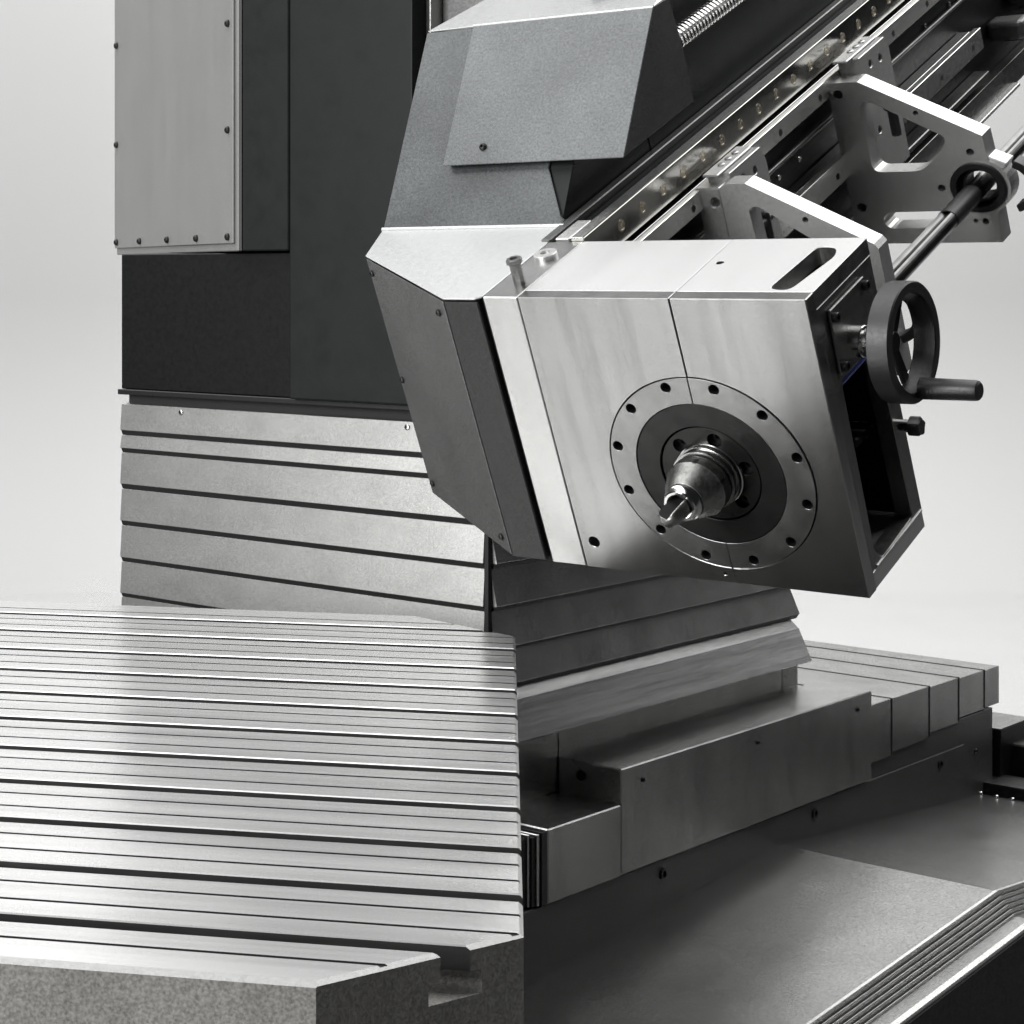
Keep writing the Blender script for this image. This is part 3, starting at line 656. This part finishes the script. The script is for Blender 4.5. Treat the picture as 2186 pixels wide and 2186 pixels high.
# ------------------------------------------------------------------ steady rests and drill
def build_rest(which):
    q1 = lambda x, y: (1740 + x * .2588, 60 + y * .2588)
    if which == 2:
        v = 1.229; th = .047
        t = Thing('steady_rest', 'far steel steady rest with open round bushing on the drill', 'steady rest', (-.5, v, -.45), HEAD, group='steady rests on the feed beam')
    else:
        v = .62; th = .041
        t = Thing('steady_rest', 'near steel steady rest partly hidden behind the drilling head', 'steady rest', (-.5, v, -.45), HEAD, group='steady rests on the feed beam')
    if which == 2:
        out = [(-.508, -.079), (-.442, -.080), (-.2085, -.2145), (-.2055, -.225), (-.2055, -.452), (-.508, -.452)]
        P = lambda x, y: tuple(hp(*q1(x, y), 'v', v))[::2]
        win = rounded([P(355, 610), P(450, 610), P(1075, 900), P(1060, 990), P(890, 1180), P(480, 1190)], .02, 5)
    else:
        out = [(-.456, -.062), (-.440, -.0535), (-.402, -.0535), (-.178, -.182), (-.171, -.192), (-.171, -.452), (-.456, -.452)]
        q2 = lambda x, y: (1420 + x * .2588, 300 + y * .2588)
        P = lambda x, y: tuple(hp(*q2(x, y), 'v', v))[::2]
        win = rounded([P(685, 560), P(760, 540), (-.235, -.215), (-.245, -.24), (-.29, -.275), (-.40, -.275)], .018, 5)
    holes = [win, slot2(-.425, -.315, -.398, .019)]
    for x, w_, r in (((-.488, -.106, .0105), (-.486, -.366, .0105), (-.333, -.157, .0055), (-.238, -.249, .008), (-.309, -.327, .008), (-.252, -.403, .005), (-.232, -.404, .007)) if which == 2 else ((-.298, -.131, .006), (-.44, -.36, .01))):
        holes.append(circ(x, w_, r, 18))
    bush = circ(SU, SW, .05, 40)
    holes.append(bush)
    # the bushing hole may cross the right edge: keep it inside
    if which == 2:
        out[3:4] = [(-.2055, -.268)] + circ(SU, SW, .0635, 14, 1.10, -1.10) + [(-.2055, -.386)]
        out[2] = (-.2085, -.2145)
    else:
        out[5:6] = circ(SU, SW, .0635, 14, .2, -1.2)[:0] + [(-.171, -.452)]
    t.part('plate', prism(out, 'v', v, v + th, holes, .0022), ['steel_mid'])
    for h in holes[2:-1]:
        cx = sum(p[0] for p in h) / len(h); cz = sum(p[1] for p in h) / len(h); r = abs(h[0][0] - cx)
        t.part('bore', lathe([(v + .009, r * 1.03), (v + .009, 0)], 'v', cx, cz, 16), 'hole')  # black disc inside each hole paints the dark of its depth
    if which == 1:
        bl = t.part('mounting_block', prism([(-.510, -.063), (-.458, -.063), (-.458, -.452), (-.510, -.452)], 'v', v + .004, v + th + .02, [circ(-.474, -.093, .0098, 18)], .003), 'steel_mid')
    t.part('bushing', lathe([(v - .006, .056), (v - .008, .054), (v - .008, .043), (v + .004, .041), (v + .012, .036), (v + .012, .031), (v + th + .012, .031), (v + th + .012, .0565), (v + th + .002, .0565), (v - .006, .056)], 'v', SU, SW, 48), 'black', label='black bushing ring')
    arm = t.part('clamp_arm', prism(circ(SU + .052, SW - .004, .060, 24, -1.3, 1.2) + circ(SU + .052, SW - .004, .044, 24, 1.2, -1.3), 'v', v + .006, v + th - .004, [], .002), 'black')
    t.part('clamp_lug', prism([(SU + .012, SW + .052), (SU + .055, SW + .035), (SU + .062, SW + .048), (SU + .02, SW + .068)], 'v', v + .004, v + th, [], .002), 'steel_top', arm)
    # carriage behind the plate
    vb = v + th + .001; top = -.045 if which == 2 else -.048
    car = t.part('carriage', prism([(vb, top), (vb + .135, top), (vb + .15, top - .03), (vb + .15, -.33), (vb, -.33)], 'u', -.4985, -.452, [circ(vb + .05, top - .03, .0085, 16), circ(vb + .1, top - .035, .0085, 16), circ(vb + .035, -.22, .0085, 16)], .0015), 'steel_mid')
    t.part('carriage_cap', box(-.4975, -.465, v + .02, vb + .128, top + .0004, top + .006, .002), 'steel_top', car)
    t.many('cap_screw', screw('w', .007, .004, 1, 14), 'steel_mid', [(-.481, vb + .03 + .03 * i, top + .006) for i in range(3)], car)
    t.part('lock_lever', lathe([(vb + .005, .009), (vb + .07, .009), (vb + .075, .006), (vb + .075, 0)], 'v', -.415, -.16, 16), 'rubber')
    t.part('lever_grip', box(-.425, -.405, vb + .02, vb + .035, -.235, -.14, .006, 3), 'rubber')
build_rest(1); build_rest(2)

def build_drill():
    t = Thing('gun_drill', 'long dark steel gun drill shaft running through the steady rests', 'drill', (SU, 1.0, SW - .014), HEAD)
    pts = []
    for a in range(0, 360, 12):
        r = .0200 if not (60 <= a <= 120) else .0200 * (.62 + .38 * abs(a - 90) / 30)
        pts.append((SU + r * cos(radians(a)), SW + r * sin(radians(a))))
    t.part('shaft', prism(pts, 'v', .2385, 3.0), 'shaft')
    t.part('coupling', lathe([(1.06, .0190), (1.06, .0212), (1.19, .0212), (1.19, .0190)], 'v', SU, SW, 32), 'black')
build_drill()
